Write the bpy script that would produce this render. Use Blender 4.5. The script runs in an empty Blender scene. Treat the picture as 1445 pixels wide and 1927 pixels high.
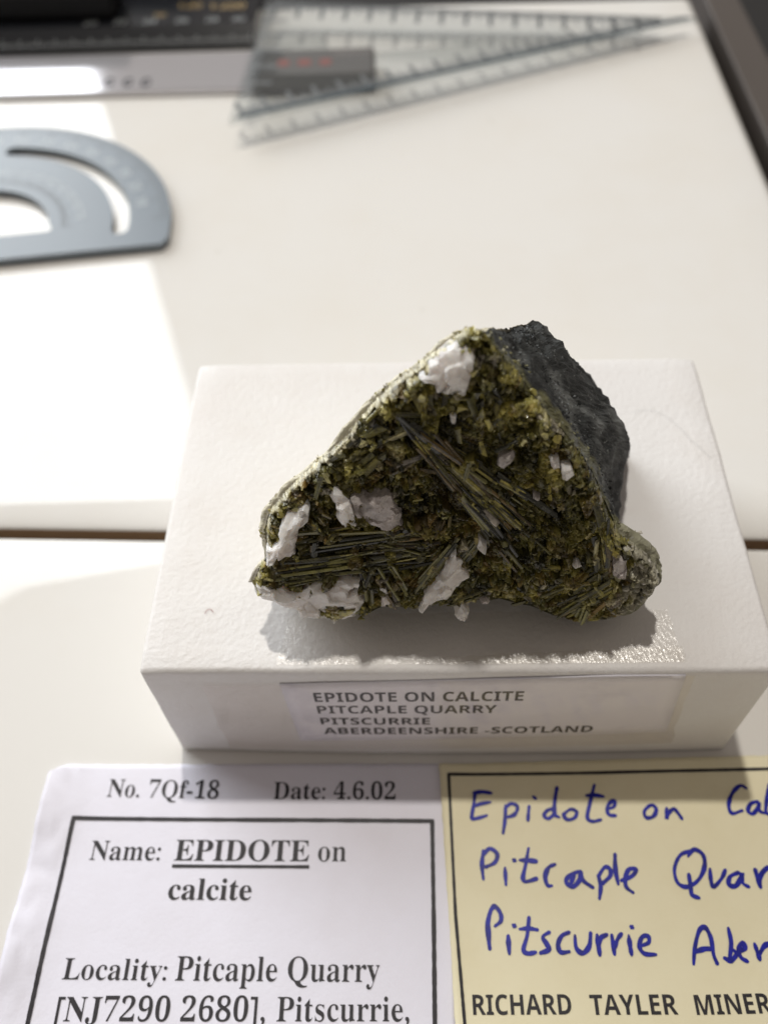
import bpy, bmesh, math, random
import numpy as np
from mathutils import Vector, noise, Matrix
from mathutils.geometry import tessellate_polygon

# ------------------------------------------------------------------ units, camera, light
S = 0.001                                   # everything below is measured in millimetres
SC = bpy.context.scene
COL = SC.collection
random.seed(11)
R = math.radians

PW, PH, FOC = 1445.0, 1927.0, 1652.37       # photograph size and focal length in its pixels
CAM = Vector((-4.9175, -73.110, 119.274))
PITCH, YAW, ROLL = 0.931219, -0.055681, -0.052298
fw = Vector((math.sin(YAW)*math.cos(PITCH), math.cos(YAW)*math.cos(PITCH), -math.sin(PITCH)))
rt0 = Vector((math.cos(YAW), -math.sin(YAW), 0)); up0 = rt0.cross(fw)
RT = math.cos(ROLL)*rt0 + math.sin(ROLL)*up0
UP = -math.sin(ROLL)*rt0 + math.cos(ROLL)*up0

cd = bpy.data.cameras.new('camera'); cam = bpy.data.objects.new('camera', cd); COL.objects.link(cam)
cd.sensor_fit = 'VERTICAL'; cd.sensor_height = 24.0; cd.lens = 24.0*FOC/PH
cd.clip_start = 0.002; cd.clip_end = 20
mw = Matrix((RT, UP, -fw)).transposed().to_4x4(); mw.translation = CAM*S
cam.matrix_world = mw
cd.dof.use_dof = True; cd.dof.focus_distance = 0.0965; cd.dof.aperture_fstop = cd.lens/1.7
SC.camera = cam

wd = bpy.data.worlds.new('World'); SC.world = wd; wd.use_nodes = True
bg = wd.node_tree.nodes['Background']; bg.inputs[0].default_value = (1.0, 0.88, 0.79, 1); bg.inputs[1].default_value = 0.205

def area_lamp(name, loc, target, shape, sx, sy, watts, col):
    l = bpy.data.lights.new(name, 'AREA'); l.shape = shape; l.size = sx; l.size_y = sy; l.energy = watts; l.color = col
    o = bpy.data.objects.new(name, l); COL.objects.link(o); o.location = loc
    d = Vector(target)-Vector(loc); o.rotation_euler = d.to_track_quat('-Z', 'Y').to_euler()
    return o
sd = Vector((-1.7, 7.2, 24.5)).normalized()*1.8
area_lamp('sunlight_through_window', sd, (0, 0, 0.02), 'DISK', 0.075, 0.075, 15.0, (1.0, 0.95, 0.87))
# the window: an upright bright rectangle left of and behind the table
wr = Vector((-0.415, 1.054)); wdir = Vector((-math.cos(R(34)), -math.sin(R(34))))
ww, wz0, wz1 = 1.0, 0.10, 1.32
wc = wr + wdir*ww/2
area_lamp('window_light', (wc.x, wc.y, (wz0+wz1)/2), (wc.x+math.sin(R(34)), wc.y-math.cos(R(34)), (wz0+wz1)/2), 'RECTANGLE', ww, wz1-wz0, 21.0, (0.93, 0.97, 1.0))

vs = SC.view_settings; vs.view_transform = 'Standard'; vs.look = 'None'; vs.exposure = 0.02; vs.gamma = 1.0; vs.use_curve_mapping = False
SC.render.engine = 'CYCLES'; SC.cycles.use_denoising = True
SC.cycles.max_bounces = 10; SC.cycles.transparent_max_bounces = 16; SC.cycles.caustics_reflective = False

def at(x, y, p=(0, 0, 0), n=(0, 0, 1)):
    """point of the plane (p, n) seen at pixel x, y of the photograph, in mm"""
    d = fw + RT*((x-PW/2)/FOC) - UP*((y-PH/2)/FOC)
    n = Vector(n); t = (Vector(p)-CAM).dot(n)/d.dot(n)
    return CAM + d*t

# ------------------------------------------------------------------ materials
MATS = {}
def mat(name, col=(.8, .8, .8), rough=.5, spec=.5, metal=0., bump=None, mottle=None, attr=None, coat=0., coat_rough=.03, sss=0., sss_r=1.0, rough_noise=None, trans=0.0):
    m = bpy.data.materials.new(name); m.use_nodes = True; nt = m.node_tree; N = nt.nodes; L = nt.links
    b = N['Principled BSDF']; b.inputs['Roughness'].default_value = rough; b.inputs['Metallic'].default_value = metal
    b.inputs['Specular IOR Level'].default_value = spec; b.inputs['Base Color'].default_value = (*col, 1)
    b.inputs['Coat Weight'].default_value = coat; b.inputs['Coat Roughness'].default_value = coat_rough
    if sss:
        b.inputs['Subsurface Weight'].default_value = sss; b.inputs['Subsurface Radius'].default_value = (1.0, .9, .8); b.inputs['Subsurface Scale'].default_value = sss_r*S
    tc = N.new('ShaderNodeTexCoord'); src = None
    if attr:
        a = N.new('ShaderNodeAttribute'); a.attribute_name = attr; src = a.outputs['Color']
    for mo in (mottle or []):                # (colour, scale per mm, low, high, amount)
        c2, sc, lo, hi, am = mo
        tx = N.new('ShaderNodeTexNoise'); tx.inputs['Scale'].default_value = sc/S; tx.inputs['Detail'].default_value = 6; tx.inputs['Roughness'].default_value = .65
        L.new(tc.outputs['Object'], tx.inputs['Vector'])
        mr = N.new('ShaderNodeMapRange'); mr.inputs[1].default_value = lo; mr.inputs[2].default_value = hi; mr.inputs[4].default_value = am
        L.new(tx.outputs['Fac'], mr.inputs[0])
        mx = N.new('ShaderNodeMix'); mx.data_type = 'RGBA'; L.new(mr.outputs[0], mx.inputs[0])
        if src: L.new(src, mx.inputs[6])
        else: mx.inputs[6].default_value = (*col, 1)
        mx.inputs[7].default_value = (*c2, 1); src = mx.outputs[2]
    if src: L.new(src, b.inputs['Base Color'])
    if rough_noise:
        sc, lo, hi = rough_noise
        tx = N.new('ShaderNodeTexNoise'); tx.inputs['Scale'].default_value = sc/S; tx.inputs['Detail'].default_value = 5
        L.new(tc.outputs['Object'], tx.inputs['Vector']); mr = N.new('ShaderNodeMapRange')
        mr.inputs[1].default_value = .3; mr.inputs[2].default_value = .7; mr.inputs[3].default_value = lo; mr.inputs[4].default_value = hi
        L.new(tx.outputs['Fac'], mr.inputs[0]); L.new(mr.outputs[0], b.inputs['Roughness'])
    nrm = None
    for bm_ in (bump or []):                 # (scale per mm, distance mm, strength, stretch xyz)
        sc, dist, st = bm_[:3]
        tx = N.new('ShaderNodeTexNoise'); tx.inputs['Scale'].default_value = sc/S; tx.inputs['Detail'].default_value = 5; tx.inputs['Roughness'].default_value = .6
        v = tc.outputs['Object']
        if len(bm_) > 3:
            mp = N.new('ShaderNodeMapping'); mp.inputs['Scale'].default_value = bm_[3]; L.new(v, mp.inputs['Vector']); v = mp.outputs[0]
        L.new(v, tx.inputs['Vector'])
        bp = N.new('ShaderNodeBump'); bp.inputs['Strength'].default_value = st; bp.inputs['Distance'].default_value = dist*S
        L.new(tx.outputs['Fac'], bp.inputs['Height'])
        if nrm: L.new(nrm, bp.inputs['Normal'])
        nrm = bp.outputs[0]
    if nrm: L.new(nrm, b.inputs['Normal'])
    b.inputs['Transmission Weight'].default_value = trans; MATS[name] = m
    return m

def clear_mat(name, tint, gloss, rough, diffuse=0., dcol=(.8, .8, .8), bump=None):
    """thin clear plastic: light passes through, the surface mirrors a little"""
    m = bpy.data.materials.new(name); m.use_nodes = True; nt = m.node_tree; N = nt.nodes; L = nt.links
    N.remove(N['Principled BSDF']); out = N['Material Output']
    tr = N.new('ShaderNodeBsdfTransparent'); tr.inputs[0].default_value = (*tint, 1)
    df = N.new('ShaderNodeBsdfDiffuse'); df.inputs[0].default_value = (*dcol, 1)
    gl = N.new('ShaderNodeBsdfGlossy'); gl.inputs['Roughness'].default_value = rough
    m1 = N.new('ShaderNodeMixShader'); m1.inputs[0].default_value = diffuse; L.new(tr.outputs[0], m1.inputs[1]); L.new(df.outputs[0], m1.inputs[2])
    fr = N.new('ShaderNodeFresnel'); fr.inputs[0].default_value = gloss
    ge = N.new('ShaderNodeNewGeometry'); iv = N.new('ShaderNodeMath'); iv.operation = 'SUBTRACT'; iv.inputs[0].default_value = 1; L.new(ge.outputs['Backfacing'], iv.inputs[1])
    mu = N.new('ShaderNodeMath'); mu.operation = 'MULTIPLY'; L.new(fr.outputs[0], mu.inputs[0]); L.new(iv.outputs[0], mu.inputs[1])
    m2 = N.new('ShaderNodeMixShader'); L.new(mu.outputs[0], m2.inputs[0]); L.new(m1.outputs[0], m2.inputs[1]); L.new(gl.outputs[0], m2.inputs[2])
    L.new(m2.outputs[0], out.inputs[0])
    if bump:
        tc = N.new('ShaderNodeTexCoord'); prev = None
        for (scv, dist, st) in bump:
            mp = N.new('ShaderNodeMapping'); mp.inputs['Scale'].default_value = [s_/S for s_ in scv]; L.new(tc.outputs['Object'], mp.inputs['Vector'])
            tx = N.new('ShaderNodeTexNoise'); tx.inputs['Scale'].default_value = 1; tx.inputs['Detail'].default_value = 4; L.new(mp.outputs[0], tx.inputs['Vector'])
            bp = N.new('ShaderNodeBump'); bp.inputs['Strength'].default_value = st; bp.inputs['Distance'].default_value = dist*S; L.new(tx.outputs['Fac'], bp.inputs['Height'])
            if prev: L.new(prev, bp.inputs['Normal'])
            prev = bp.outputs[0]
        L.new(prev, gl.inputs['Normal']); L.new(prev, fr.inputs['Normal'])
    MATS[name] = m
    return m

mat('table_gloss', (.78, .765, .735), .5, .0, coat=1.0, coat_rough=.025, mottle=[((.74, .70, .63), .02, .45, .75, .5), ((.52, .48, .42), .11, .68, .76, .35), ((.40, .37, .33), .45, .735, .77, .5)], bump=[(.06, .02, .25)])
mat('box_card', (.80, .783, .772), .5, .4, bump=[(1.3, .17, .75), (4.5, .05, .6), (.25, .08, .3)], mottle=[((.74, .70, .67), .05, .45, .7, .6)])
mat('label_paper', (.88, .87, .94), .6, .2, bump=[(3, .03, .3)], mottle=[((.62, .60, .72), .12, .52, .66, .45)])
mat('white_paper', (.80, .79, .88), .6, .25, bump=[(2.2, .06, .5), (.35, .10, .45), (7, .02, .3)], mottle=[((.75, .73, .80), .06, .45, .7, .6)])
mat('yellow_paper', (.85, .79, .57), .6, .25, bump=[(2.2, .05, .4), (.3, .10, .35), (7, .02, .3)], mottle=[((.79, .72, .49), .08, .45, .7, .6)])
mat('black_ink', (.018, .016, .02), .5, .3, mottle=[((.06, .055, .06), 3, .55, .75, .7)])
mat('blue_ink', (.010, .016, .36), .4, .25, mottle=[((.006, .007, .14), 1.0, .45, .65, .8)])
clear_mat('tape', (.99, .985, .975), 1.8, .19, .02, (.62, .55, .48), bump=[((3.4, 1.1, 2.0), .13, 1.0)])
clear_mat('tape_front', (.98, .965, .95), 1.42, .15, .05, (.60, .52, .46), bump=[((.5, .5, .5), .2, .4)])
clear_mat('clear_plastic', (.915, .925, .925), 1.45, .03, .06, (.36, .39, .41))
mat('plastic_edge', (.05, .07, .085), .4)
mat('tick_ink', (.14, .15, .155), .5)
mat('protractor_plastic', (.165, .197, .230), .36, .5, bump=[(1, .01, .2)])
mat('protractor_print', (.52, .57, .60), .5)
mat('steel', (.70, .69, .72), .10, .5, .62, bump=[(.8, .01, .15, (.03, 1, 1))])
mat('black_plastic', (.012, .013, .016), .22, .5)
mat('black_matte', (.008, .008, .009), .6, .3)
mat('gold_ink', (.52, .36, .14), .5)
mat('grey_ink', (.38, .40, .40), .5)
mat('dark_case', (.13, .122, .118), .5)
mat('red_ink', (.30, .095, .08), .5)
mat('rail_brown', (.085, .072, .064), .5)
mat('gap_brown', (.20, .115, .055), .6)
mat('floor_dark', (.012, .011, .011), .7)
mat('body_rock', attr='col', rough=.62, spec=.35, bump=[(1.8, .35, .8), (6, .15, .8)], mottle=[((.10, .105, .10), .35, .55, .75, .25), ((.46, .48, .47), 1.5, .60, .69, .6)])
mat('epidote', attr='col', rough=.24, spec=.40, coat=.35, coat_rough=.05, bump=[(3, .16, .5), (8, .06, .5)], rough_noise=(1.5, .12, .5), mottle=[((.014, .013, .006), 1.1, .48, .66, .85), ((.34, .31, .16), 2.6, .60, .76, .38)])
mat('calcite', (.90, .86, .82), .22, .6, trans=.14, sss=.7, sss_r=1.4, bump=[(1.2, .25, .5), (5, .06, .5)], mottle=[((.55, .49, .47), .35, .46, .70, .75), ((.36, .32, .18), .55, .66, .8, .5)])
mat('calcite_grey', (.66, .60, .575), .20, .5, trans=.25, sss=.15, sss_r=.5, bump=[(1.2, .30, .7), (5, .08, .6)], mottle=[((.22, .20, .18), .5, .45, .7, .8)])

# ------------------------------------------------------------------ object helpers
def tag(o, label=None, cat=None, group=None, kind=None):
    if label: o['label'] = label
    if cat: o['category'] = cat
    if group: o['group'] = group
    if kind: o['kind'] = kind
    return o
def empty(name, loc):
    o = bpy.data.objects.new(name, None); COL.objects.link(o); o.location = Vector(loc)*S; o.empty_display_size = .005
    return o
def mesh(name, verts, faces, m, parent=None, smooth=False, cols=None):
    me = bpy.data.meshes.new(name)
    off = parent_origin(parent)
    me.from_pydata([((v[0]-off.x)*S, (v[1]-off.y)*S, (v[2]-off.z)*S) for v in verts], [], faces)
    me.materials.append(MATS[m] if isinstance(m, str) else m)
    if smooth: me.polygons.foreach_set('use_smooth', [True]*len(me.polygons))
    if cols:
        a = me.color_attributes.new('col', 'FLOAT_COLOR', 'POINT')
        a.data.foreach_set('color', [c for v in cols for c in (*v, 1.0)])
    me.validate(); me.update()
    o = bpy.data.objects.new(name, me); COL.objects.link(o)
    if parent: o.parent = parent
    return o
ORIG = {}
def parent_origin(p):
    o = Vector((0, 0, 0))
    while p is not None:
        o += Vector(p.location)/S; p = p.parent
    return o
def box_v(x0, x1, y0, y1, z0, z1):
    v = [(x, y, z) for z in (z0, z1) for y in (y0, y1) for x in (x0, x1)]
    f = [(0, 2, 3, 1), (4, 5, 7, 6), (0, 1, 5, 4), (2, 6, 7, 3), (0, 4, 6, 2), (1, 3, 7, 5)]
    return v, f
def bevelled(name, x0, x1, y0, y1, z0, z1, r, m, parent=None, rotz=0, seg=3):
    bm = bmesh.new(); v, f = box_v(x0, x1, y0, y1, z0, z1)
    vv = [bm.verts.new(p) for p in v]; [bm.faces.new([vv[i] for i in q]) for q in f]
    bmesh.ops.bevel(bm, geom=bm.edges[:], offset=r, segments=seg, affect='EDGES', profile=.5)
    if rotz: bmesh.ops.rotate(bm, verts=bm.verts, cent=((x0+x1)/2, (y0+y1)/2, 0), matrix=Matrix.Rotation(rotz, 3, 'Z'))
    bm.verts.index_update()
    o = mesh(name, [tuple(p.co) for p in bm.verts], [[p.index for p in q.verts] for q in bm.faces], m, parent)
    bm.free(); return o
def extrude_poly(rings, z0, z1):
    """flat plate with holes: first ring is the outline; returns verts, faces"""
    tris = tessellate_polygon([[Vector((x, y, 0)) for x, y in r] for r in rings])
    pts = [p for r in rings for p in r]; n = len(pts)
    v = [(x, y, z1) for x, y in pts] + [(x, y, z0) for x, y in pts]
    f = []
    for t in tris:
        a, b, c = t
        ar = (pts[b][0]-pts[a][0])*(pts[c][1]-pts[a][1])-(pts[b][1]-pts[a][1])*(pts[c][0]-pts[a][0])
        if ar < 0: a, c = c, a
        f += [(a, b, c), (c+n, b+n, a+n)]
    k = 0
    for r in rings:
        m_ = len(r); ar = sum(r[i][0]*r[(i+1) % m_][1]-r[(i+1) % m_][0]*r[i][1] for i in range(m_))
        for i in range(m_):
            a, b = k+i, k+(i+1) % m_
            f.append((a, a+n, b+n, b))
        k += m_
    return v, f

# lettering: outlines come from Blender's built-in font (mathematical serif and sans alphabets)
def conv(s, style):
    base = {'serif': (0x1D400, 0x1D41A, 0x1D7CE), 'sans': (0x1D5A0, 0x1D5BA, 0x1D7E2), 'sansbold': (0x1D5D4, 0x1D5EE, 0x1D7EC)}[style]
    o = ''
    for c in s:
        if 'A' <= c <= 'Z': o += chr(base[0]+ord(c)-65)
        elif 'a' <= c <= 'z': o += chr(base[1]+ord(c)-97)
        elif '0' <= c <= '9': o += chr(base[2]+ord(c)-48)
        else: o += c
    return o
DG = None
THIN_K = {'N': .30, '[': -.2, ']': -.2, ',': .3, '.': .3, ':': .2, '-': 0, 'J': .8, 'y': .8, 't': .9}
def outlines(s, style, thin=0.0):
    cu = bpy.data.curves.new('glyphs', 'FONT'); cu.body = conv(s, style); cu.resolution_u = 5
    for i_ in range(len(s)+1): cu.materials.append(None)
    for i_ in range(len(s)): cu.body_format[i_].material_index = i_
    ob = bpy.data.objects.new('glyphs', cu); COL.objects.link(ob)
    dg = bpy.context.evaluated_depsgraph_get()
    c2 = ob.evaluated_get(dg).to_curve(dg)
    polys = []; chars = []
    for sp in c2.splines:
        pts = []
        if sp.type == 'BEZIER':
            bp = sp.bezier_points; n = len(bp)
            for i in range(n):
                a, b = bp[i], bp[(i+1) % n]
                p0, p1, p2, p3 = a.co, a.handle_right, b.handle_left, b.co
                straight = abs((p1-p0).cross(p3-p0).length) < 1e-5 and abs((p2-p0).cross(p3-p0).length) < 1e-5
                for k in range(1 if straight else 5):
                    t = k/5; u = 1-t
                    q = p0*u**3+p1*3*u*u*t+p2*3*u*t*t+p3*t**3; pts.append((q.x, q.y))
        else: pts = [(p.co.x, p.co.y) for p in sp.points]
        q = []
        for p in pts:
            if not q or abs(p[0]-q[-1][0])+abs(p[1]-q[-1][1]) > 1e-5: q.append(p)
        if len(q) > 2 and abs(q[0][0]-q[-1][0])+abs(q[0][1]-q[-1][1]) < 1e-5: q.pop()
        if len(q) > 2: polys.append(q); chars.append(s[sp.material_index] if sp.material_index < len(s) else 'a')
    ob.evaluated_get(dg).to_curve_clear() if hasattr(ob, 'to_curve_clear') else None
    bpy.data.objects.remove(ob); bpy.data.curves.remove(cu)
    if thin:                                  # thin the upright stems only: bold becomes regular weight
        big = max(polys, key=lambda p: abs(sum(p[i][0]*p[(i+1) % len(p)][1]-p[(i+1) % len(p)][0]*p[i][1] for i in range(len(p)))))
        sg = 1 if sum(big[i][0]*big[(i+1) % len(big)][1]-big[(i+1) % len(big)][0]*big[i][1] for i in range(len(big))) > 0 else -1
        new = []
        for p, ch in zip(polys, chars):
            n = len(p); r_ = []; th_ = thin*THIN_K.get(ch, 1.0)
            for i in range(n):
                ax, ay = p[i][0]-p[i-1][0], p[i][1]-p[i-1][1]; bx, by = p[(i+1) % n][0]-p[i][0], p[(i+1) % n][1]-p[i][1]
                la, lb = math.hypot(ax, ay), math.hypot(bx, by)
                na = ay/la*sg; nb = by/lb*sg          # x part of the outward normals of the two edges
                nx = na if abs(na) > abs(nb) else nb
                if na*nb < 0: nx = na+nb
                r_.append((p[i][0]-nx*th_, p[i][1]))
            new.append(r_)
        polys = new
    return polys
def fill(polys):
    """triangulate outlines with holes through a 2D curve"""
    cu = bpy.data.curves.new('fill', 'CURVE'); cu.dimensions = '2D'; cu.fill_mode = 'BOTH'
    for p in polys:
        sp = cu.splines.new('POLY'); sp.points.add(len(p)-1); sp.use_cyclic_u = True
        for i, (x, y) in enumerate(p): sp.points[i].co = (x, y, 0, 1)
    ob = bpy.data.objects.new('fill', cu); COL.objects.link(ob)
    dg = bpy.context.evaluated_depsgraph_get(); me = ob.evaluated_get(dg).to_mesh()
    v = [tuple(q.co) for q in me.vertices]; f = [tuple(p.vertices) for p in me.polygons]
    ob.evaluated_get(dg).to_mesh_clear(); bpy.data.objects.remove(ob); bpy.data.curves.remove(cu)
    return v, f
CAPH = {}
def text(s, style, p0, p1, cap, surf, m, parent, thin=0.0, name='printed_text', asc=None):
    """one line of print: baseline from pixel p0 to p1, capitals cap pixels high, on surface surf = (plane point, normal, lift function)"""
    polys = outlines(s, style, thin); v, f = fill(polys)
    x0 = min(p[0] for p in v); x1 = max(p[0] for p in v)
    if style not in CAPH:
        q = [p for r_ in outlines('H', style) for p in r_]; CAPH[style] = max(p[1] for p in q)
    pp, nn, lift = surf
    A = at(*p0, pp, nn); B = at(*p1, pp, nn)
    T = at(p0[0]+(p1[0]-p0[0])*.5, (p0[1]+p1[1])/2-cap, pp, nn); Mid = (A+B)/2
    ex = (B-A)/(x1-x0); ey = Vector(nn).cross(ex).normalized(); ey *= abs((T-Mid).dot(ey))/CAPH[style]
    out = [lift(A + ex*(p[0]-x0) + ey*p[1]) for p in v]
    return mesh(name, out, f, m, parent)
def ribbon_pts(pts, w, z_of, closed=False, dz=0.0):
    """flat stroke of width w along points on the table plane"""
    P = [Vector((p[0], p[1])) for p in pts]; v = []; f = []; n = len(P)
    for i in range(n):
        a = P[max(i-1, 0)]; b = P[min(i+1, n-1)]; t = (b-a)
        t = t.normalized() if t.length > 1e-9 else Vector((1, 0)); q = Vector((-t.y, t.x))
        ww_ = w[i] if isinstance(w, list) else w
        for s_ in (-1, 1):
            c = P[i]+q*s_*ww_/2; v.append((c.x, c.y, z_of(c.x, c.y)+dz+i*.0006))
    for i in range(n-1): f.append((2*i, 2*i+2, 2*i+3, 2*i+1))
    return v, f
def smooth_line(pts, step=4):
    out = []
    n = len(pts)
    for i in range(n-1):
        p0, p1, p2, p3 = pts[max(i-1, 0)], pts[i], pts[i+1], pts[min(i+2, n-1)]
        for k in range(step):
            t = k/step
            out.append(tuple(.5*(2*p1[j]+(p2[j]-p0[j])*t+(2*p0[j]-5*p1[j]+4*p2[j]-p3[j])*t*t+(3*p1[j]-p0[j]-3*p2[j]+p3[j])*t**3) for j in range(len(p1))))
    out.append(tuple(pts[-1])); return out
def fbm(p, sc, oct=4):
    return noise.fractal(Vector(p)*sc, .9, 2.1, oct)

# ------------------------------------------------------------------ the table
BW, BD, BH = 76.0, 52.53, 24.5
table = tag(empty('table', (0, 0, -18)), 'glossy cream white table top of two panels with a gap between them', 'table')
def panel(name, x0, x1, ya, yb, e):
    """slab with rolled edges; ya(x), yb(x) front and back edges; e = (front run, front drop, back run, back drop)"""
    xs = [x0+(x1-x0)*i/30 for i in range(31)]
    xs = xs[:-1] + [x1-3.2+3.2*math.sin(i/8*math.pi/2) for i in range(9)]
    xs = sorted(set([x for x in xs if x <= x1-3.2] + [x1-3.2+3.2*math.sin(i/8*math.pi/2) for i in range(9)]))
    fr, fd, br, bd = e
    def ydist():
        a = [fr*(1-math.cos(i/14*math.pi/2)) for i in range(15)]
        return a
    A = ydist(); Bk = [br*(1-math.cos(i/8*math.pi/2)) for i in range(9)]
    v = []; rows = []
    for x in xs:
        y0, y1 = ya(x), yb(x)
        ys = [(y0+a, -fd*(1-math.sqrt(max(0, 1-(1-a/fr)**2)))) for a in A] + [(y0+fr+(y1-br-y0-fr)*k/20, 0) for k in range(1, 20)]
        ys += [(y1-b, -bd*(1-math.sqrt(max(0, 1-(1-b/br)**2)))) for b in reversed(Bk)]
        dx = x-(x1-3.2); ze = -3.2*(1-math.sqrt(max(0, 1-(dx/3.2)**2))) if dx > 0 else 0
        ys = [(ys[0][0], -18)] + ys + [(ys[-1][0], -18)]
        rows.append(len(v)); v += [(x, y, z if z < -17 else z+ze) for y, z in ys]
    m_ = len(ys); f = []
    for i in range(len(xs)-1):
        for j in range(m_-1):
            a = rows[i]+j; b = rows[i+1]+j; f.append((a, b, b+1, a+1))
    k = len(v); base = rows[-1]
    v += [(x1, v[base+j][1], -18) for j in range(m_)]
    for j in range(m_-1): f.append((base+j, k+j, k+j+1, base+j+1))
    return mesh(name, v, f, 'table_gloss', table, smooth=True)
jt = lambda x: 10.3-(x)*.0262
panel('back_panel', -300, 78, lambda x: jt(x)+1.2, lambda x: 203, (6.0, 1.2, 2.0, 2.0))
panel('front_panel', -300, 140, lambda x: -170, lambda x: jt(x)-1.4, (2, 2, .9, .9))
v = [(x, jt(x)+1.12, z) for x in (-299, 77) for z in (-12, -1.25)]; mesh('gap_strip', v, [(0, 1, 3, 2)], 'gap_brown', table)  # brown strip standing in the gap, along the back panel
v, f = box_v(-300, 140, -170, 203, -19, -18.2); mesh('underside', v, f, 'rail_brown', table)
bevelled('side_rail', 83.5, 93.5, 14, 240, -16, -3.0, .6, 'rail_brown', table)
v, f = box_v(-900, 900, -500, 1200, -62, -60); tag(mesh('floor', v, f, 'floor_dark'), kind='structure')

# ------------------------------------------------------------------ the card box
box = tag(empty('cardboard_box', (0, 0, 0)), 'small white cardboard box with a taped paper label, carrying the rock', 'box')
def front_y(x, z): return -BD/2 - .75*max(0, 1-(x/38)**2)*max(0, 1-z/BH)
bm = bmesh.new(); v, f = box_v(-BW/2, BW/2, -BD/2, BD/2, .25, BH)
vv = [bm.verts.new(p) for p in v]; [bm.faces.new([vv[i] for i in q]) for q in f]
eds = [e for e in bm.edges if not all(abs(p.co.z-.25) < .01 for p in e.verts)]
bmesh.ops.bevel(bm, geom=eds, offset=.65, segments=4, affect='EDGES', profile=.5)
bmesh.ops.subdivide_edges(bm, edges=[e for e in bm.edges if e.calc_length() > 5], cuts=24, use_grid_fill=True)
for p in bm.verts:
    x, y, z = p.co
    if y < -BD/2+.6: p.co.y += front_y(x, z)+BD/2
    k = fbm((x, y, z), .12, 3)*.10+fbm((x+9, y, z), .5, 2)*.03
    p.co += Vector((k*.6 if abs(x) > 37 else 0, k*.7 if abs(y) > 25.5 else 0, k if z > 23.5 else 0))
for c, s_ in (((-38, 26.2, 24.5), .5), ((38, 26.2, 24.5), -.4), ((-38, -26.2, 24.5), .3)):
    for p in bm.verts:
        d = (p.co-Vector(c)).length
        if d < 3: p.co.z -= .35*(1-d/3)
bm.verts.index_update()
lid = mesh('lid', [tuple(p.co) for p in bm.verts], [[p.index for p in q.verts] for q in bm.faces], 'box_card', box, smooth=True)
bm.free()
FP = ((0, -BD/2, 0), (0, -1, 0))
def on_front(d): return lambda P: Vector((P.x, front_y(P.x, P.z)-d, P.z))
def front_patch(name, px, d, m, nx=30, nz=8, rough=0., parent=None):
    """quad given by four pixels on the front wall: top left, top right, bottom right, bottom left"""
    c = [at(*p, *FP) for p in px]; v = []; f = []
    for j in range(nz+1):
        for i in range(nx+1):
            a = c[0].lerp(c[1], i/nx); b = c[3].lerp(c[2], i/nx); P = a.lerp(b, j/nz)
            if rough and i in (0, nx): P.x += rough*noise.noise(Vector((P.z*1.3, i, 3)))
            if rough and j in (0, nz): P.z += .3*rough*noise.noise(Vector((P.x*.7, j, 7)))
            P = on_front(d)(P); P.z = min(P.z, BH-.75); v.append(P)
    for j in range(nz):
        for i in range(nx):
            a = j*(nx+1)+i; f.append((a, a+nx+1, a+nx+2, a+1))
    return mesh(name, v, f, m, parent, smooth=True)
lab = front_patch('paper_label', [(526, 1284), (1291, 1265), (1252, 1372), (566, 1386)], .15, 'label_paper', parent=box)
so = lab.modifiers.new('thickness', 'SOLIDIFY'); so.thickness = .06*S; so.offset = -1
FS = (*FP, on_front(.185))
for s_, a, b, c in (('EPIDOTE ON CALCITE', (593, 1316), (983, 1313), 16.5), ('PITCAPLE QUARRY', (599, 1336.5), (933, 1334.5), 13.5),
                    ('PITSCURRIE', (605, 1356), (809, 1355), 11.5), ('ABERDEENSHIRE -SCOTLAND', (611, 1373), (1112, 1369.5), 11)):
    text(s_, 'sansbold', a, b, c, FS, 'black_ink', lab)
front_patch('clear_tape', [(383, 1288), (1306, 1266), (1262, 1392), (432, 1402)], .23, 'tape_front', rough=.7, parent=box)
# tape folded over on to the top of the box
TP = ((0, 0, BH), (0, 0, 1))
def top_patch(name, px, d, m, nx=40, ny=10, rough=.3):
    c = [at(*p, *TP) for p in px]; v = []; f = []
    for j in range(ny+1):
        for i in range(nx+1):
            P = c[0].lerp(c[1], i/nx).lerp(c[3].lerp(c[2], i/nx), j/ny)
            if j == 0: P.y += rough*noise.noise(Vector((P.x*.8, 2, d)))
            if i in (0, nx): P.x += rough*noise.noise(Vector((P.y*2, i, d)))
            P.z = BH+.10+d; v.append(P)
    for j in range(ny):
        for i in range(nx):
            a = j*(nx+1)+i; f.append((a, a+nx+1, a+nx+2, a+1))
    return mesh(name, v, f, m, box, smooth=True)
top_patch('clear_tape', [(545, 1158), (1255, 1148), (1285, 1246), (520, 1253)], .05, 'tape')
top_patch('clear_tape', [(830, 1238), (1281, 1217), (1292, 1247), (836, 1252)], .10, 'tape')

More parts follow.
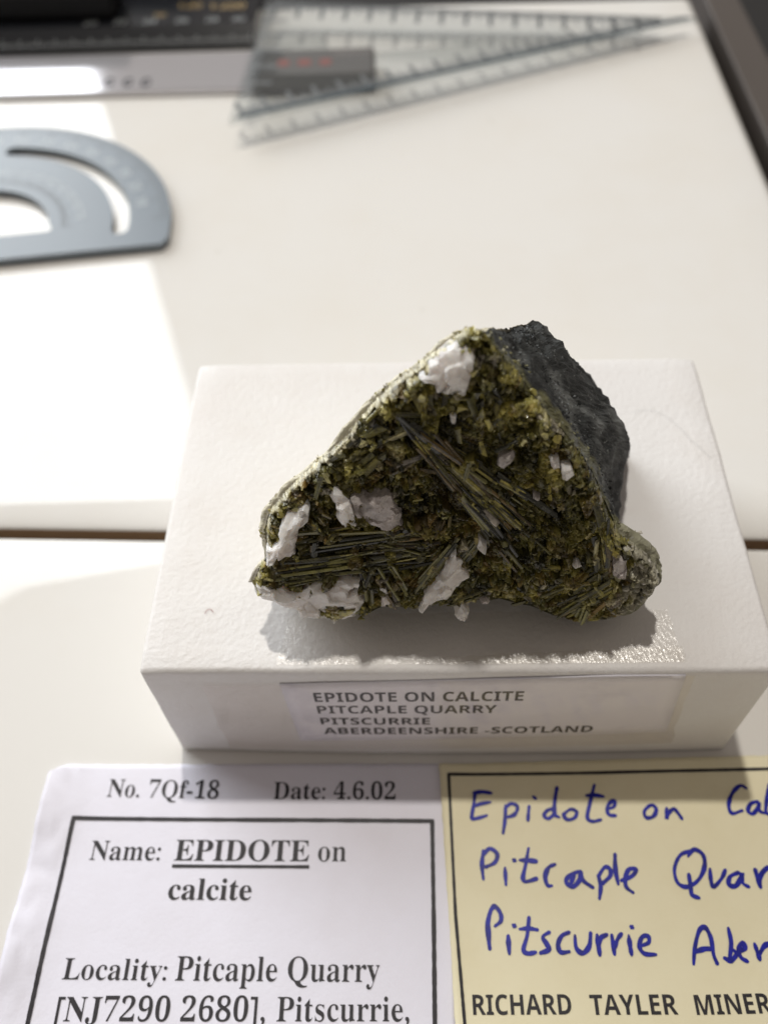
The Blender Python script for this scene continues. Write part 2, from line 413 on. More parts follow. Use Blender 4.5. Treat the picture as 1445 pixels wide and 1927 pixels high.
# ------------------------------------------------------------------ the paper cards
def card_z(kind):
    if kind == 'white':
        def z(x, y):
            e = math.exp(-((x+56.5)/4.5)**2)
            return .22 + .9*e*(.5+.5*math.sin(y*.35+1)) + .05*math.sin(x*.16+y*.05) + .5*max(0, min(1, (-49.5-x)/3))*abs(noise.noise(Vector((x*.35+y*.12, y*.22-x*.1, 2))))
    else:
        def z(x, y):
            return .50 + .05*math.sin(x*.2+y*.12) + .25*math.exp(-((x+1.5)/3.0)**2)
    return z
def card(name, corners, kind, m, label, clip=None):
    """corners in mm: tl, tr, br, bl"""
    zf = card_z(kind); v = []; f = []; nx, ny = 90, 70
    c = [Vector(p) for p in corners]
    for j in range(ny+1):
        for i in range(nx+1):
            P = c[0].lerp(c[1], i/nx).lerp(c[3].lerp(c[2], i/nx), j/ny)
            w = .12*noise.noise(Vector((P.x*.8, P.y*.8, 5)))
            if i in (0, nx): P.x += w
            if j in (0, ny): P.y += w
            if clip:
                dx, dy = i*(c[1]-c[0]).length/nx, j*(c[3]-c[0]).length/ny
                if dx+dy*1.9 < clip: P = P + Vector((0, -(clip-dx-dy*1.9)*.42))
            v.append((P.x, P.y, zf(P.x, P.y)))
    for j in range(ny):
        for i in range(nx):
            a = j*(nx+1)+i; f.append((a, a+nx+1, a+nx+2, a+1))
    root = tag(empty(name, (c[0].x, c[0].y, 0)), label, 'label card')
    o = mesh('paper', v, f, m, root, smooth=True)
    so = o.modifiers.new('thickness', 'SOLIDIFY'); so.thickness = .14*S; so.offset = -1
    return root, zf
xy = lambda x, y: tuple(at(x, y).xy)
wl, wz = card('paper_card', [xy(100, 1440), xy(850, 1438), (-.6, -78), (xy(0, 1850)[0]-.2, -78)], 'white', 'white_paper',
              'white card printed in black serif letters with a black frame', clip=2.6)
yl, yz = card('paper_card', [xy(826, 1441), (52, -26.9), (52, -78), (xy(862, 1927)[0]+.3, -78)], 'yellow', 'yellow_paper',
              'pale yellow card with blue handwriting and bold black lettering')
WS = ((0, 0, .25), (0, 0, 1), lambda P: Vector((P.x, P.y, wz(P.x, P.y)+.06)))
YS = ((0, 0, .5), (0, 0, 1), lambda P: Vector((P.x, P.y, yz(P.x, P.y)+.06)))
TH = .011
text('No. 7Qf-18', 'serif', (201, 1499), (410, 1503), 33, WS, 'black_ink', wl, TH)
text('Date: 4.6.02', 'serif', (514, 1504), (744, 1504.5), 32, WS, 'black_ink', wl, TH)
text('Name:', 'serif', (168, 1618), (300, 1619), 36, WS, 'black_ink', wl, TH)
text('EPIDOTE', 'serif', (327, 1619), (581, 1621), 39, WS, 'black_ink', wl)
text('on', 'serif', (598, 1621), (651, 1621), 39, WS, 'black_ink', wl, TH)
text('calcite', 'serif', (315, 1692.5), (472, 1694), 40, WS, 'black_ink', wl)
text('Locality:', 'serif', (117, 1843), (312, 1845), 40, WS, 'black_ink', wl, TH)
text('Pitcaple Quarry', 'serif', (329, 1845), (714, 1848), 46, WS, 'black_ink', wl, TH)
text('[NJ7290 2680],', 'serif', (103, 1922), (498, 1922), 46, WS, 'black_ink', wl, TH)
text('Pitscurrie,', 'serif', (520, 1922), (770, 1922), 46, WS, 'black_ink', wl, TH)
def rule(name, pxs, wpx, parent, zf, m='black_ink', plane=.25):
    P = []
    for (a, b) in zip(pxs[:-1], pxs[1:]):
        A, B = at(*a, (0, 0, plane)), at(*b, (0, 0, plane))
        for k in range(24): P.append(tuple(A.lerp(B, k/24).xy))
    P.append(tuple(at(*pxs[-1], (0, 0, plane)).xy))
    w = [wpx*(1+.18*noise.noise(Vector((i*.9, 3, wpx)))) for i in range(len(P))]
    v, f = ribbon_pts(P, w, lambda x, y: zf(x, y)+.06); return mesh(name, v, f, m, parent)
fl = [xy(141, 1540), xy(813, 1545)]
rule('printed_line', [(324, 1629.5), (582, 1631.5)], .42, wl, wz)
rule('printed_frame', [(138, 1540), (480, 1543), (815, 1545)], .55, wl, wz)
rule('printed_frame', [(141, 1537), (98, 1730), (53, 1927), (43, 1970)], .55, wl, wz)
rule('printed_frame', [(813, 1542), (816, 1730), (818, 1927), (819, 1990)], .55, wl, wz)
zx = lambda p: (820+p[0]/2.312, 1420+p[1]/2.312)
rule('printed_frame', [zx((52, 88)), zx((700, 80)), zx((1445, 62)), zx((1700, 58))], .42, yl, yz, plane=.5)
rule('printed_frame', [zx((55, 84)), zx((85, 700)), zx((125, 1172)), zx((134, 1290))], .40, yl, yz, plane=.5)
for s_, a, b in (('RICHARD', 162, 592), ('TAYLER', 675, 1055), ('MINERALS', 1135, 1640)):
    text(s_, 'sansbold', zx((a, 1133)), zx((b, 1131 if b < 1600 else 1122)), 38, YS, 'black_ink', yl)
HAND = {
 'Epidote': [[(170,163),(164,220),(156,276),(180,278),(220,266)], [(165,168),(200,163),(240,168)], [(168,224),(200,214),(235,208)],
   [(303,222),(300,285),(292,342)], [(300,238),(325,214),(354,226),(346,256),(322,270),(300,272)], [(405,226),(402,255),(400,286)], [(424,184),(433,191)],
   [(512,236),(486,242),(470,264),(488,279),(514,260)], [(526,144),(516,205),(516,258),(534,272)],
   [(580,240),(556,262),(572,283),(602,276),(612,252),(594,238),(578,241)], [(688,134),(670,208),(658,272),(680,291),(716,284)], [(655,179),(690,177),(726,183)],
   [(742,238),(772,228),(778,204),(758,208),(744,234),(752,262),(780,266)]],
 'on': [[(928,222),(905,248),(914,275),(944,270),(957,242),(944,222),(926,223)], [(1002,236),(1002,280),(1010,256),(1032,238),(1050,254),(1068,280)]],
 'Calcite': [[(1348,146),(1322,135),(1288,168),(1272,218),(1286,256),(1330,244)], [(1398,204),(1368,214),(1356,244),(1376,258),(1400,230),(1404,208),(1406,244),(1428,255)],
   [(1447,130),(1438,196),(1434,250),(1458,262)]],
 'Pitcaple': [[(206,420),(200,480),(206,542)], [(204,440),(234,410),(266,434),(256,470),(216,490)], [(300,496),(302,530),(304,566)], [(337,458),(344,463)],
   [(402,410),(390,478),(378,538),(392,553),(438,540)], [(366,460),(400,461),(437,465)], [(517,478),(490,492),(475,530),(484,568),(502,571)],
   [(620,508),(578,528),(566,556),(596,574),(624,546),(628,510),(640,548),(682,578)], [(600,520),(588,556)], [(706,526),(716,572),(711,626)], [(708,526),(734,490),(757,500),(756,530),(722,562)],
   [(778,434),(780,500),(792,562)], [(806,548),(850,530),(870,502),(842,498),(825,528),(826,574),(856,600)]],
 'Quarry': [[(1112,420),(1062,438),(1036,498),(1050,558),(1092,576),(1140,546),(1166,490),(1160,438),(1122,414),(1096,442)], [(1098,522),(1106,572),(1112,610),(1142,624)],
   [(1190,500),(1194,548),(1206,576),(1240,540),(1256,504)], [(1314,514),(1278,532),(1272,566),(1302,572),(1326,534),(1328,514),(1332,558),(1358,576)],
   [(1386,500),(1400,548),(1410,578)], [(1406,562),(1414,520),(1442,490)], [(1470,500),(1480,575)], [(1480,556),(1490,520),(1515,496)]],
 'Pitscurrie': [[(238,676),(224,748),(234,846)], [(226,720),(240,676),(258,662),(280,692),(282,724),(258,746)], [(230,740),(230,830)], [(314,790),(316,830),(319,866)], [(336,743),(344,748)],
   [(404,710),(396,788),(380,848),(398,866),(432,861)], [(366,760),(404,757),(440,763)], [(492,774),(464,794),(482,826),(490,850),(454,864)], [(578,774),(546,790),(530,828),(542,860),(578,858)],
   [(604,790),(610,842),(638,864),(666,834),(672,776)], [(700,786),(706,830),(712,872)], [(706,834),(716,798),(742,784)], [(764,786),(776,868)], [(776,842),(790,802),(806,780)],
   [(838,790),(843,830),(850,870)], [(848,748),(855,753)], [(890,832),(924,818),(922,790),(896,794),(884,834),(906,866),(954,870)]],
 'Aberdeenshire': [[(1120,910),(1125,840),(1144,766),(1170,754),(1194,798),(1206,870),(1222,910)], [(1126,860),(1165,846),(1202,846)], [(1270,758),(1282,820),(1276,884)], [(1254,886),(1282,896),(1306,868),(1290,850)],
   [(1310,862),(1342,842),(1334,820),(1314,842),(1324,882),(1352,900)], [(1384,826),(1396,860),(1406,892)], [(1404,872),(1424,836),(1448,820)], [(1490,830),(1470,870),(1500,880),(1510,760)]]}
for wi, (word, strokes) in enumerate(HAND.items()):
    V = []; F = []
    for si, st in enumerate(strokes):
        pts = [tuple(at(*zx(p), (0, 0, .5)).xy) for p in smooth_line(st, 5)]
        n = len(pts); w = [(.58 if word in ('Epidote', 'on', 'Calcite') else .62)*(.70+.22*min(1, 3*min(i, n-1-i)/max(1, n-1))+.30*noise.noise(Vector((i*.33, si*7.7, wi*3.1)))) for i in range(n)]
        # round the ends
        d0 = Vector(pts[0])-Vector(pts[1]); d1 = Vector(pts[-1])-Vector(pts[-2])
        pts = [tuple(Vector(pts[0])+d0.normalized()*.2)] + pts + [tuple(Vector(pts[-1])+d1.normalized()*.2)]; w = [.22]+w+[.22]
        v, f = ribbon_pts(pts, w, lambda x, y: yz(x, y)+.06, dz=.016*(si % 3))
        k = len(V); V += v; F += [tuple(i+k for i in q) for q in f]
    mesh('handwritten_word', V, F, 'blue_ink', yl)

# ------------------------------------------------------------------ the mineral specimen
TH_F = R(75); FN = Vector((0, -math.sin(TH_F), math.cos(TH_F))); F0 = Vector((0, -20.8, 28.5))
EU = Vector((1, 0, 0)); EV = FN.cross(EU)           # in-plane axes of the crystal face, EV points up the slope
rock = tag(empty('mineral_specimen', (0, -6, BH+.1)), 'rough rock of olive green crystals and white patches with dark grey back', 'rock')
def face(x, y, d=0.0): return at(x, y, F0-FN*d, FN)
OUT = [(884,621),(905,623),(928,648),(952,680),(976,702),(1000,740),(1040,790),(1075,830),(1100,865),(1120,900),(1140,950),(1155,985),(1172,1016),(1206,1036),(1234,1062),(1243,1094),(1226,1120),(1196,1148),(1166,1158),(1140,1166),(1090,1167),(1040,1158),(1000,1141),(940,1130),(900,1130),(880,1136),(855,1140),(828,1136),(800,1141),(770,1145),(750,1142),(720,1142),(692,1154),(668,1156),(640,1160),(606,1156),(575,1151),(556,1142),(528,1129),(500,1121),(480,1114),(479,1094),(488,1068),(508,1044),(501,1022),(497,1000),(507,966),(540,926),(590,880),(640,836),(700,764),(742,722),(790,690),(836,652),(866,629)]
NB = 'box plane'
SIL = {1: (1000,611), 2: (1020,622), 3: (1035,637), 4: (1062,656), 5: (1086,692), 6: (1130,750), 7: (1160,795), 8: (1181,835), 9: (1174,872), 10: (1158,905), 11: (1153,968)}
paths = []
for i, (x, y) in enumerate(OUT):
    P0 = face(x, y, .75)
    if i in SIL:
        if i <= 7: E1 = at(*SIL[i], (0, 5-(i*.25), 0), (0, 1, 0))
        elif i == 8: E1 = at(*SIL[i], (0, 4, 0), (0, 1, 0))
        else: E1 = at(*SIL[i], (0, 0, BH+.5), (0, 0, 1))
        M1 = P0.lerp(E1, .5) + Vector((.5, 0, .3)) if 2 <= i <= 8 else P0.lerp(E1, .5)
        E2 = Vector((E1.x*.86, E1.y+5, max(BH+.4, BH+(E1.z-BH)*.72))); E3 = Vector((E1.x*.5, E1.y+8, max(BH+.4, BH+(E1.z-BH)*.4)))
        paths.append([P0, P0.lerp(M1, .35), M1, E1, E2, E3])
    elif i >= 41 or i == 0:                       # left edge: thin lit rim, then the rock falls away behind the face
        sh = (-8, -6) if i < 55 and i > 45 else (-4, -2) if i else (0, -3)
        P1 = face(x+sh[0], y+sh[1], 1.7)
        inn = Vector((6.0, 6.5, -9)) if i else Vector((2.5, 6, -9))
        P2 = P0+inn*.55; P3 = P0+inn*1.4; P4 = P0+inn*1.9+Vector((0, 5, 0))
        for q in (P2, P3, P4): q.z = max(q.z, BH+.3)
        paths.append([P0, P1, P1.lerp(P2, .6)+Vector((0, .4, 0)), P2, P3, P4])
    else:                                         # lower edge: overhanging lip, then the base on the box
        sx = .985 if i < 20 else 1.0
        P1 = P0+Vector((0, 2.0, .4)); P2 = Vector((P0.x*.97, P0.y+4, BH+.4+(P0.z-BH)*.45)); P3 = Vector((P0.x*.92, P0.y+8, BH)); P4 = Vector((P0.x*.86, P0.y+14, BH)); P5 = Vector((P0.x*.7, P0.y+19, BH))
        paths.append([P0, P1, P2, P3, P4, P5])
n0 = len(paths)
# side surface: resample round the outline and along each path
sub = 8; lay = 13
ring = []
per = [smooth_line([tuple(p) for p in pa], lay) for pa in paths]
ML = len(per[0])
def around(j):
    """points of layer j, resampled"""
    c = [per[i][j] for i in range(n0)]; out = []
    for i in range(n0):
        p0, p1, p2, p3 = c[i-1], c[i], c[(i+1) % n0], c[(i+2) % n0]
        for k in range(sub):
            t = k/sub
            if j < 5 or i in (n0-2, n0-1, 0, 1) or 9 < i < 20: q = [p1[a]+(p2[a]-p1[a])*t for a in range(3)]
            else: q = [.5*(2*p1[a]+(p2[a]-p0[a])*t+(2*p0[a]-5*p1[a]+4*p2[a]-p3[a])*t*t+(3*p1[a]-p0[a]-3*p2[a]+p3[a])*t**3) for a in range(3)]
            out.append(Vector(q))
    return out
layers = [around(j) for j in range(ML)]
NR = n0*sub
ctr = Vector((1.5, -3, 36))
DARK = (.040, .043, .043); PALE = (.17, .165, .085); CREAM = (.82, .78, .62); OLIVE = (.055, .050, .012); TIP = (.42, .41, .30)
V = []; C = []; F = []
def mixc(a, b, t): t = max(0, min(1, t)); return tuple(a[k]+(b[k]-a[k])*t for k in range(3))
for jl in range(ML):
    for i in range(NR):
        p = layers[jl][i]; j = jl*7/13; ci = i/sub
        d = (p-ctr).normalized(); amp = max(.45, min(1, j/3))
        nz = fbm(p, .22, 4)*.55 + fbm(p+Vector((7, 3, 1)), .8, 3)*.28 + (noise.voronoi(p*.55)[0][0]-.4)*.35
        if 1 <= ci < 11.5: nz += fbm(p+Vector((1, 8, 2)), .13, 2)*1.3*min(1, j/14)+(noise.voronoi(p*.7)[0][0]-.4)*.6
        if 11.5 <= ci < 20: nz = nz*1.5+(noise.voronoi(p*.33)[0][0]-.5)*1.2
        if 19 <= ci < 41: nz = -abs(nz)
        q = p + d*nz*amp*.9
        if q.z < BH+.12: q.z = BH+.12
        V.append(q)
        nn = .5+.5*fbm(p, .5, 3)
        if 1 <= ci < 11.5:                        # right flank: pale strip at the ridge, then dark rock
            wid = 1.6+2.4*fbm(p, .35, 2)+(2.2 if 5 < ci < 9 else 0)+(6 if ci > 10.6 else 0)
            c = mixc(PALE, DARK, (j-wid)*.8); c = tuple(k*(.65+.7*nn) for k in c)
            c = mixc(c, (.21, .22, .215), max(0, fbm(p+Vector((3, 0, 0)), .24, 5)-.02)*1.4)
        elif 11.5 <= ci < 19:
            c = mixc(TIP, PALE, nn*.9-.1)
        elif 19 <= ci < 33: c = mixc(OLIVE, PALE, nn)
        elif 33 <= ci < 42: c = mixc((.62, .58, .50), PALE, nn*1.2-.5)
        else: c = mixc(CREAM, PALE, nn*1.1-.6)  # left rim: pale stone, its sunlit brightness also painted in
        C.append(c)
for j in range(ML-1):
    for i in range(NR):
        a, b = j*NR+i, j*NR+(i+1) % NR; F.append((a, b, b+NR, a+NR))
k = len(V); V.append(sum(layers[-1], Vector())/NR); C.append(DARK)
for i in range(NR): F.append(((ML-1)*NR+i, (ML-1)*NR+(i+1) % NR, k))
# front face: rings from the outline to a centre
cpx = (880, 960); NRG = 46; cface = face(*cpx)
def relief(u, v):
    p = Vector((u, v, 0))
    return .55*fbm(p, .16, 3)+.45*(noise.voronoi(p*.6)[0][0]-.45)+.35*fbm(p+Vector((5, 5, 0)), .7, 3)-.15
prev = list(range(NR))
for r_ in range(1, NRG+1):
    t = 1-r_/NRG; cur = []
    if r_ == NRG:
        V.append(cface); C.append(OLIVE); c0 = len(V)-1
        for i in range(NR): F.append((prev[(i+1) % NR], prev[i], c0))
        break
    for i in range(NR):
        p = cface.lerp(layers[0][i], t); u = (p-F0).dot(EU); v_ = (p-F0).dot(EV)
        q = p + FN*(relief(u, v_)*.3-1.4)*min(1, (1-t)*14); cur.append(len(V)); V.append(q)
        nn = .5+.5*fbm(p, .9, 3); ci = i/sub; c = mixc(OLIVE, (.13, .115, .03), nn*1.4-.5)
        if 11.3 < ci < 18.5: c = mixc(c, mixc(TIP, PALE, nn*.8), (t-.80+.12*fbm(p, .5, 2))*14)
        if 36 < ci < 42: c = mixc(c, (.66, .61, .55), (t-.90)*14)
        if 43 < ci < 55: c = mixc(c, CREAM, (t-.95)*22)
        C.append(c)
    for i in range(NR): F.append((prev[(i+1) % NR], prev[i], cur[i], cur[(i+1) % NR]))
    prev = cur
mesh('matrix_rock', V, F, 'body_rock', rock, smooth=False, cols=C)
def inside(poly, x, y):
    r_ = False; n = len(poly)
    for i in range(n):
        (x1, y1), (x2, y2) = poly[i], poly[i-1]
        if (y1 > y) != (y2 > y) and x < (x2-x1)*(y-y1)/(y2-y1)+x1: r_ = not r_
    return r_
CAL = [  # outline in photo pixels, height mm, material
 ([(862,639),(880,648),(893,662),(890,688),(874,724),(852,735),(834,727),(814,717),(787,701),(806,682),(826,662)], 1.5, 'calcite'),
 ([(579,936),(583,961),(567,974),(561,1004),(558,1036),(522,1038),(501,1046),(500,1028),(524,1014),(528,983),(541,957)], 1.4, 'calcite'),
 ([(629,902),(652,917),(668,942),(673,972),(652,973),(634,955),(640,936),(621,920)], 1.5, 'calcite'),
 ([(660,922),(682,916),(694,924),(727,914),(743,933),(757,955),(762,982),(730,982),(696,975),(674,964)], .9, 'calcite_grey'),
 ([(856,1018),(868,1036),(884,1067),(858,1086),(836,1119),(806,1128),(783,1139),(796,1104),(833,1057)], 1.4, 'calcite'),
 ([(649,1079),(680,1082),(690,1128),(668,1157),(637,1161),(581,1154),(556,1145),(522,1127),(479,1111),(481,1093),(512,1098),(531,1095),(559,1104),(584,1089)], 1.0, 'calcite'),
 ([(901,995),(915,1011),(912,1026),(894,1014)], 1.3, 'calcite'),
 ([(1052,866),(1071,862),(1077,879),(1056,895)], 1.3, 'calcite'),
 ([(1030,854),(1049,850),(1050,868),(1038,872)], 1.0, 'calcite'),
 ([(937,845),(962,838),(968,848),(946,868),(933,866)], .8, 'calcite_grey'),
 ([(1080,1041),(1091,1050),(1074,1054)], 1.1, 'calcite'),
 ([(869,1124),(882,1138),(873,1158),(853,1144)], 1.2, 'calcite'),
 ([(1000,916),(1016,920),(1013,932),(998,928)], .8, 'calcite_grey'),
 ([(715,1090),(728,1092),(736,1128),(718,1136)], .9, 'calcite'),
 ([(845,770),(858,768),(856,788),(848,786)], .9, 'calcite'),
 ([(900,1118),(915,1112),(920,1122),(905,1128)], .7, 'calcite_grey'),
 ([(1150,1040),(1178,1046),(1176,1082),(1150,1078)], .7, 'calcite_grey')]
def bulge(x, y):
    e = min(math.hypot(x-(a[0]+(b[0]-a[0])*t), y-(a[1]+(b[1]-a[1])*t)) for a, b in zip(OUT, OUT[1:]+OUT[:1]) for t in (0, .25, .5, .75))/17
    return .12+.50*(1-math.exp(-e/3.5))
for poly, hgt, m in CAL:
    if len(poly) > 5:                             # ragged cleavage edges between the traced corners
        q2 = []
        for k, (a, b) in enumerate(zip(poly, poly[1:]+poly[:1])):
            q2 += [a, (a[0]+(b[0]-a[0])*.5+random.uniform(-3.5, 3.5), a[1]+(b[1]-a[1])*.5+random.uniform(-3.5, 3.5))]
        poly = q2
    hgt *= 1.25
    P = [face(*p)+FN*bulge(*p) for p in poly]; c = sum(P, Vector())/len(P); bm = bmesh.new()
    sc_ = max((p-c).length for p in P)
    rim = [bm.verts.new(p-FN*1.6) for p in P]
    shl = [bm.verts.new(c+(p-c)*random.uniform(.86, .98)+FN*hgt*random.uniform(.35, .9)) for p in P]
    inn = [bm.verts.new(c+(p-c)*random.uniform(.35, .55)+FN*hgt*random.uniform(.75, 1.05)) for p in (P[::2] if len(P) > 5 else P)]
    top = bm.verts.new(c+FN*hgt*random.uniform(.9, 1.1)); n = len(P); ni = len(inn)
    for i in range(n): bm.faces.new((rim[i], rim[(i+1) % n], shl[(i+1) % n], shl[i]))
    for i in range(n):
        a, b = (inn[i//2], inn[((i+1) % n)//2]) if n > 5 else (inn[i], inn[(i+1) % n])
        if a is b: bm.faces.new((shl[i], shl[(i+1) % n], a))
        else:
            bm.faces.new((shl[i], shl[(i+1) % n], b)); bm.faces.new((shl[i], b, a))
    for i in range(ni if ni > 2 else 0): bm.faces.new((inn[i], inn[(i+1) % ni], top))
    bmesh.ops.triangulate(bm, faces=bm.faces[:])
    for it in range(4 if sc_ > 2 else 3):
        bmesh.ops.subdivide_edges(bm, edges=[e for e in bm.edges if e.calc_length() > .22], cuts=1)
        bmesh.ops.triangulate(bm, faces=bm.faces[:])
    for p in bm.verts:
        vo = noise.voronoi(p.co*.5); cp_ = vo[1][0]; tl_ = noise.noise_vector(cp_*3.1)
        lift_ = (p.co*.5-cp_).dot(tl_)*.75/.5 + noise.noise(cp_*5)*.35
        p.co += FN*(lift_*(1 if sc_ > 2 else .5)) + FN*(fbm(p.co, 1.1, 3)*.06) + Vector((noise.noise(p.co*1.4), 0, noise.noise(p.co*1.4+Vector((9, 0, 0)))))*.14
    bmesh.ops.recalc_face_normals(bm, faces=bm.faces[:]); bm.verts.index_update()
    mesh('calcite_patch', [tuple(p.co) for p in bm.verts], [[p.index for p in q.verts] for q in bm.faces], m, rock); bm.free()

# crystals
PAL = [(.47, .415, .110), (.285, .252, .062), (.118, .108, .030), (.023, .023, .010), (.21, .138, .038), (.105, .072, .022), (.60, .55, .30), (.200, .190, .058), (.60, .55, .47)]
def pick(w):
    return PAL[random.choices(range(len(PAL)), w)[0]]
W_BRIGHT = (6, 7, 6, 4, 2, 1.5, 2.5, 4, 1.0); W_DARK = (.6, 3, 8, 11, 1.2, 3, .2, 4, .02); W_MIX = (2.2, 5, 7, 8, 3, 3, 1.0, 4, .6)
def prism(A, B, w, t, rot, ns=7, seg=3, col=None):
    """striated crystal blade from A to B (mm), width w, thickness t; returns verts, faces, colours"""
    ax = (B-A).normalized(); s1 = ax.cross(FN).normalized(); s2 = s1.cross(ax)
    c_, s_ = math.cos(rot), math.sin(rot); e1 = s1*c_+s2*s_; e2 = s2*c_-s1*s_
    prof = []
    for k in range(ns):
        a = 2*math.pi*(k+.55*random.random())/ns; r_ = random.uniform(.70, 1.10)
        prof.append((math.copysign(abs(math.cos(a))**.7, math.cos(a))*r_*w/2, math.copysign(abs(math.sin(a))**.7, math.sin(a))*r_*t/2))
    cut0 = (random.uniform(-1.2, 1.2), random.uniform(-.8, .8)); cut1 = (random.uniform(-1.2, 1.2), random.uniform(-.8, .8))
    v = []; c = []; f = []
    streak = [random.choice((.25, .45, .65, .85, 1.0, 1.3)) for _ in range(ns)]
    for s in range(seg+1):
        q = s/seg; cc = A.lerp(B, q); sw = random.uniform(.75, 1.3)
        tp = random.uniform(.8, 1.05)
        for k, (a, b) in enumerate(prof):
            o = 0
            if s == 0: o = cut0[0]*a+cut0[1]*b
            if s == seg: o = cut1[0]*a+cut1[1]*b
            v.append(cc+e1*a*tp+e2*b*tp+ax*o)
            c.append(tuple(x*streak[k]*sw for x in col))
    for s in range(seg):
        for k in range(ns):
            a = s*ns+k; b = s*ns+(k+1) % ns; f.append((a, b, b+ns, a+ns))
    f.append(tuple(reversed(range(ns)))); f.append(tuple(range(seg*ns, seg*ns+ns)))
    return v, f, c
# a stock of angular chips for the grains
CHIPS = []
for i in range(40):
    bm = bmesh.new()
    for k in range(random.choice((7, 8, 9, 10))):
        d = Vector((random.gauss(0, 1), random.gauss(0, 1), random.gauss(0, 1))).normalized(); bm.verts.new(Vector((d.x*random.uniform(.7, 1.1), d.y*.8, d.z*.7))*.5)
    bmesh.ops.convex_hull(bm, input=bm.verts[:])
    bmesh.ops.delete(bm, geom=[p for p in bm.verts if not p.link_faces], context='VERTS')
    bm.verts.index_update(); CHIPS.append(([p.co.copy() for p in bm.verts], [tuple(p.index for p in q.verts) for q in bm.faces])); bm.free()
def chip(P, size, col, V, F, C, st=(1, 1, 1)):
    vs_, fs_ = random.choice(CHIPS); k = len(V)
    m_ = Matrix.Rotation(random.uniform(0, 6.28), 3, Vector((random.gauss(0, 1), random.gauss(0, 1), random.gauss(0, 1))).normalized())
    for q in vs_:
        V.append(P+m_ @ Vector((q.x*st[0], q.y*st[1], q.z*st[2]))*size); g = random.uniform(.7, 1.35); C.append(tuple(x*g for x in col))
    F.extend(tuple(i+k for i in g) for g in fs_)
def uv(P): return (P-F0).dot(EU), (P-F0).dot(EV)
def blade(a, b, w, col, lift=.0, t=None, tilt=0.0):
    """a, b: pixels of the two ends"""
    if not (inside(OUT, *a) and inside(OUT, *b)): return
    A, B = face(*a), face(*b)
    hs = sorted(crust_h(*uv(A.lerp(B, q/6))) for q in range(7)); hm = hs[4]+lift*.35-.10
    A = A+FN*(hm+random.uniform(-.12, .10)-tilt); B = B+FN*(hm+random.uniform(-.12, .10)+tilt)
    v, f, c = prism(A, B, w, t or w*random.uniform(.45, .8), random.uniform(-.7, .7), random.choice((6, 7, 8, 9)), max(2, min(7, int((B-A).length/1.0))), col)
    mesh('crystal_blade', v, f, 'epidote', rock, cols=c)
def sblade(x, y, ang, ln, w, col, lift=0., **k):
    dx, dy = math.cos(R(ang))*ln/2, math.sin(R(ang))*ln/2
    for p in CAL:
        if inside(p[0], x, y): return
    blade((x-dx, y-dy), (x+dx, y+dy), w, col, lift, **k)
U = random.uniform
# the crust of intergrown crystals: every cell is one crystal facet with its own tilt and colour
FAN = [(742,764),(880,790),(1090,1010),(960,1010),(790,900)]; LEFTB = [(520,1085),(560,1010),(800,985),(800,1030),(690,1062)]
CZ = [(905,990),(850,985),(760,1085),(765,1140),(800,1135)]; EZ = [(1020,1160),(1030,1090),(1140,1050),(1150,1130),(1090,1165)]; FZ = [(1100,930),(1140,950),(1160,1040),(1155,1130),(1125,1060)]
OUTC = [(x-1, y-1) if 46 <= k <= 54 else (x, y) for k, (x, y) in enumerate(OUT)]
OUV = np.array([uv(face(*p)) for p in OUTC]); GS = .125
u0, v0 = OUV.min(0)-.3; u1, v1 = OUV.max(0)+.3
gu = np.arange(u0, u1, GS); gv = np.arange(v0, v1, GS); GU, GV = np.meshgrid(gu, gv, indexing='ij')
def cells(seeds):
    """seeds: rows u, v, cos, sin, long, wide -> nearest index, F1, F2"""
    F1 = np.full(GU.shape, 9e9); F2 = F1.copy(); I = np.zeros(GU.shape, int)
    for k, (a, b, c, s_, sl, sw) in enumerate(seeds):
        r_ = 3.2*max(sl, sw); i0, i1 = np.searchsorted(gu, (a-r_, a+r_)); j0, j1 = np.searchsorted(gv, (b-r_, b+r_))
        if i1 <= i0 or j1 <= j0: continue
        w = (slice(i0, i1), slice(j0, j1)); du = GU[w]-a; dv = GV[w]-b
        d = np.sqrt(((du*c+dv*s_)/sl)**2+((dv*c-du*s_)/sw)**2)
        f1 = F1[w]; f2 = F2[w]; nr = d < f1
        F2[w] = np.where(nr, f1, np.minimum(f2, d)); I[w] = np.where(nr, k, I[w]); F1[w] = np.where(nr, d, f1)
    return I, F1, F2
def px_of(u, v):                                  # face coordinates back to photo pixels, for the zones above
    P = F0+EU*u+EV*v; d = P-CAM; z = d.dot(fw)
    return PW/2+FOC*d.dot(RT)/z, PH/2-FOC*d.dot(UP)/z
s1_ = []; s2_ = []; col2 = []; col1 = []; roof2 = []
for k in range(430):
    a = U(0, 3.14); s1_.append((U(u0, u1), U(v0, v1), math.cos(a), math.sin(a), U(.9, 2.0), U(.7, 1.1))); x, y = px_of(*s1_[-1][:2])
    col1.append(pick(W_DARK if inside(FAN, x, y) or inside(LEFTB, x, y) else W_BRIGHT if (y < 810 or y > 1095) else W_MIX))
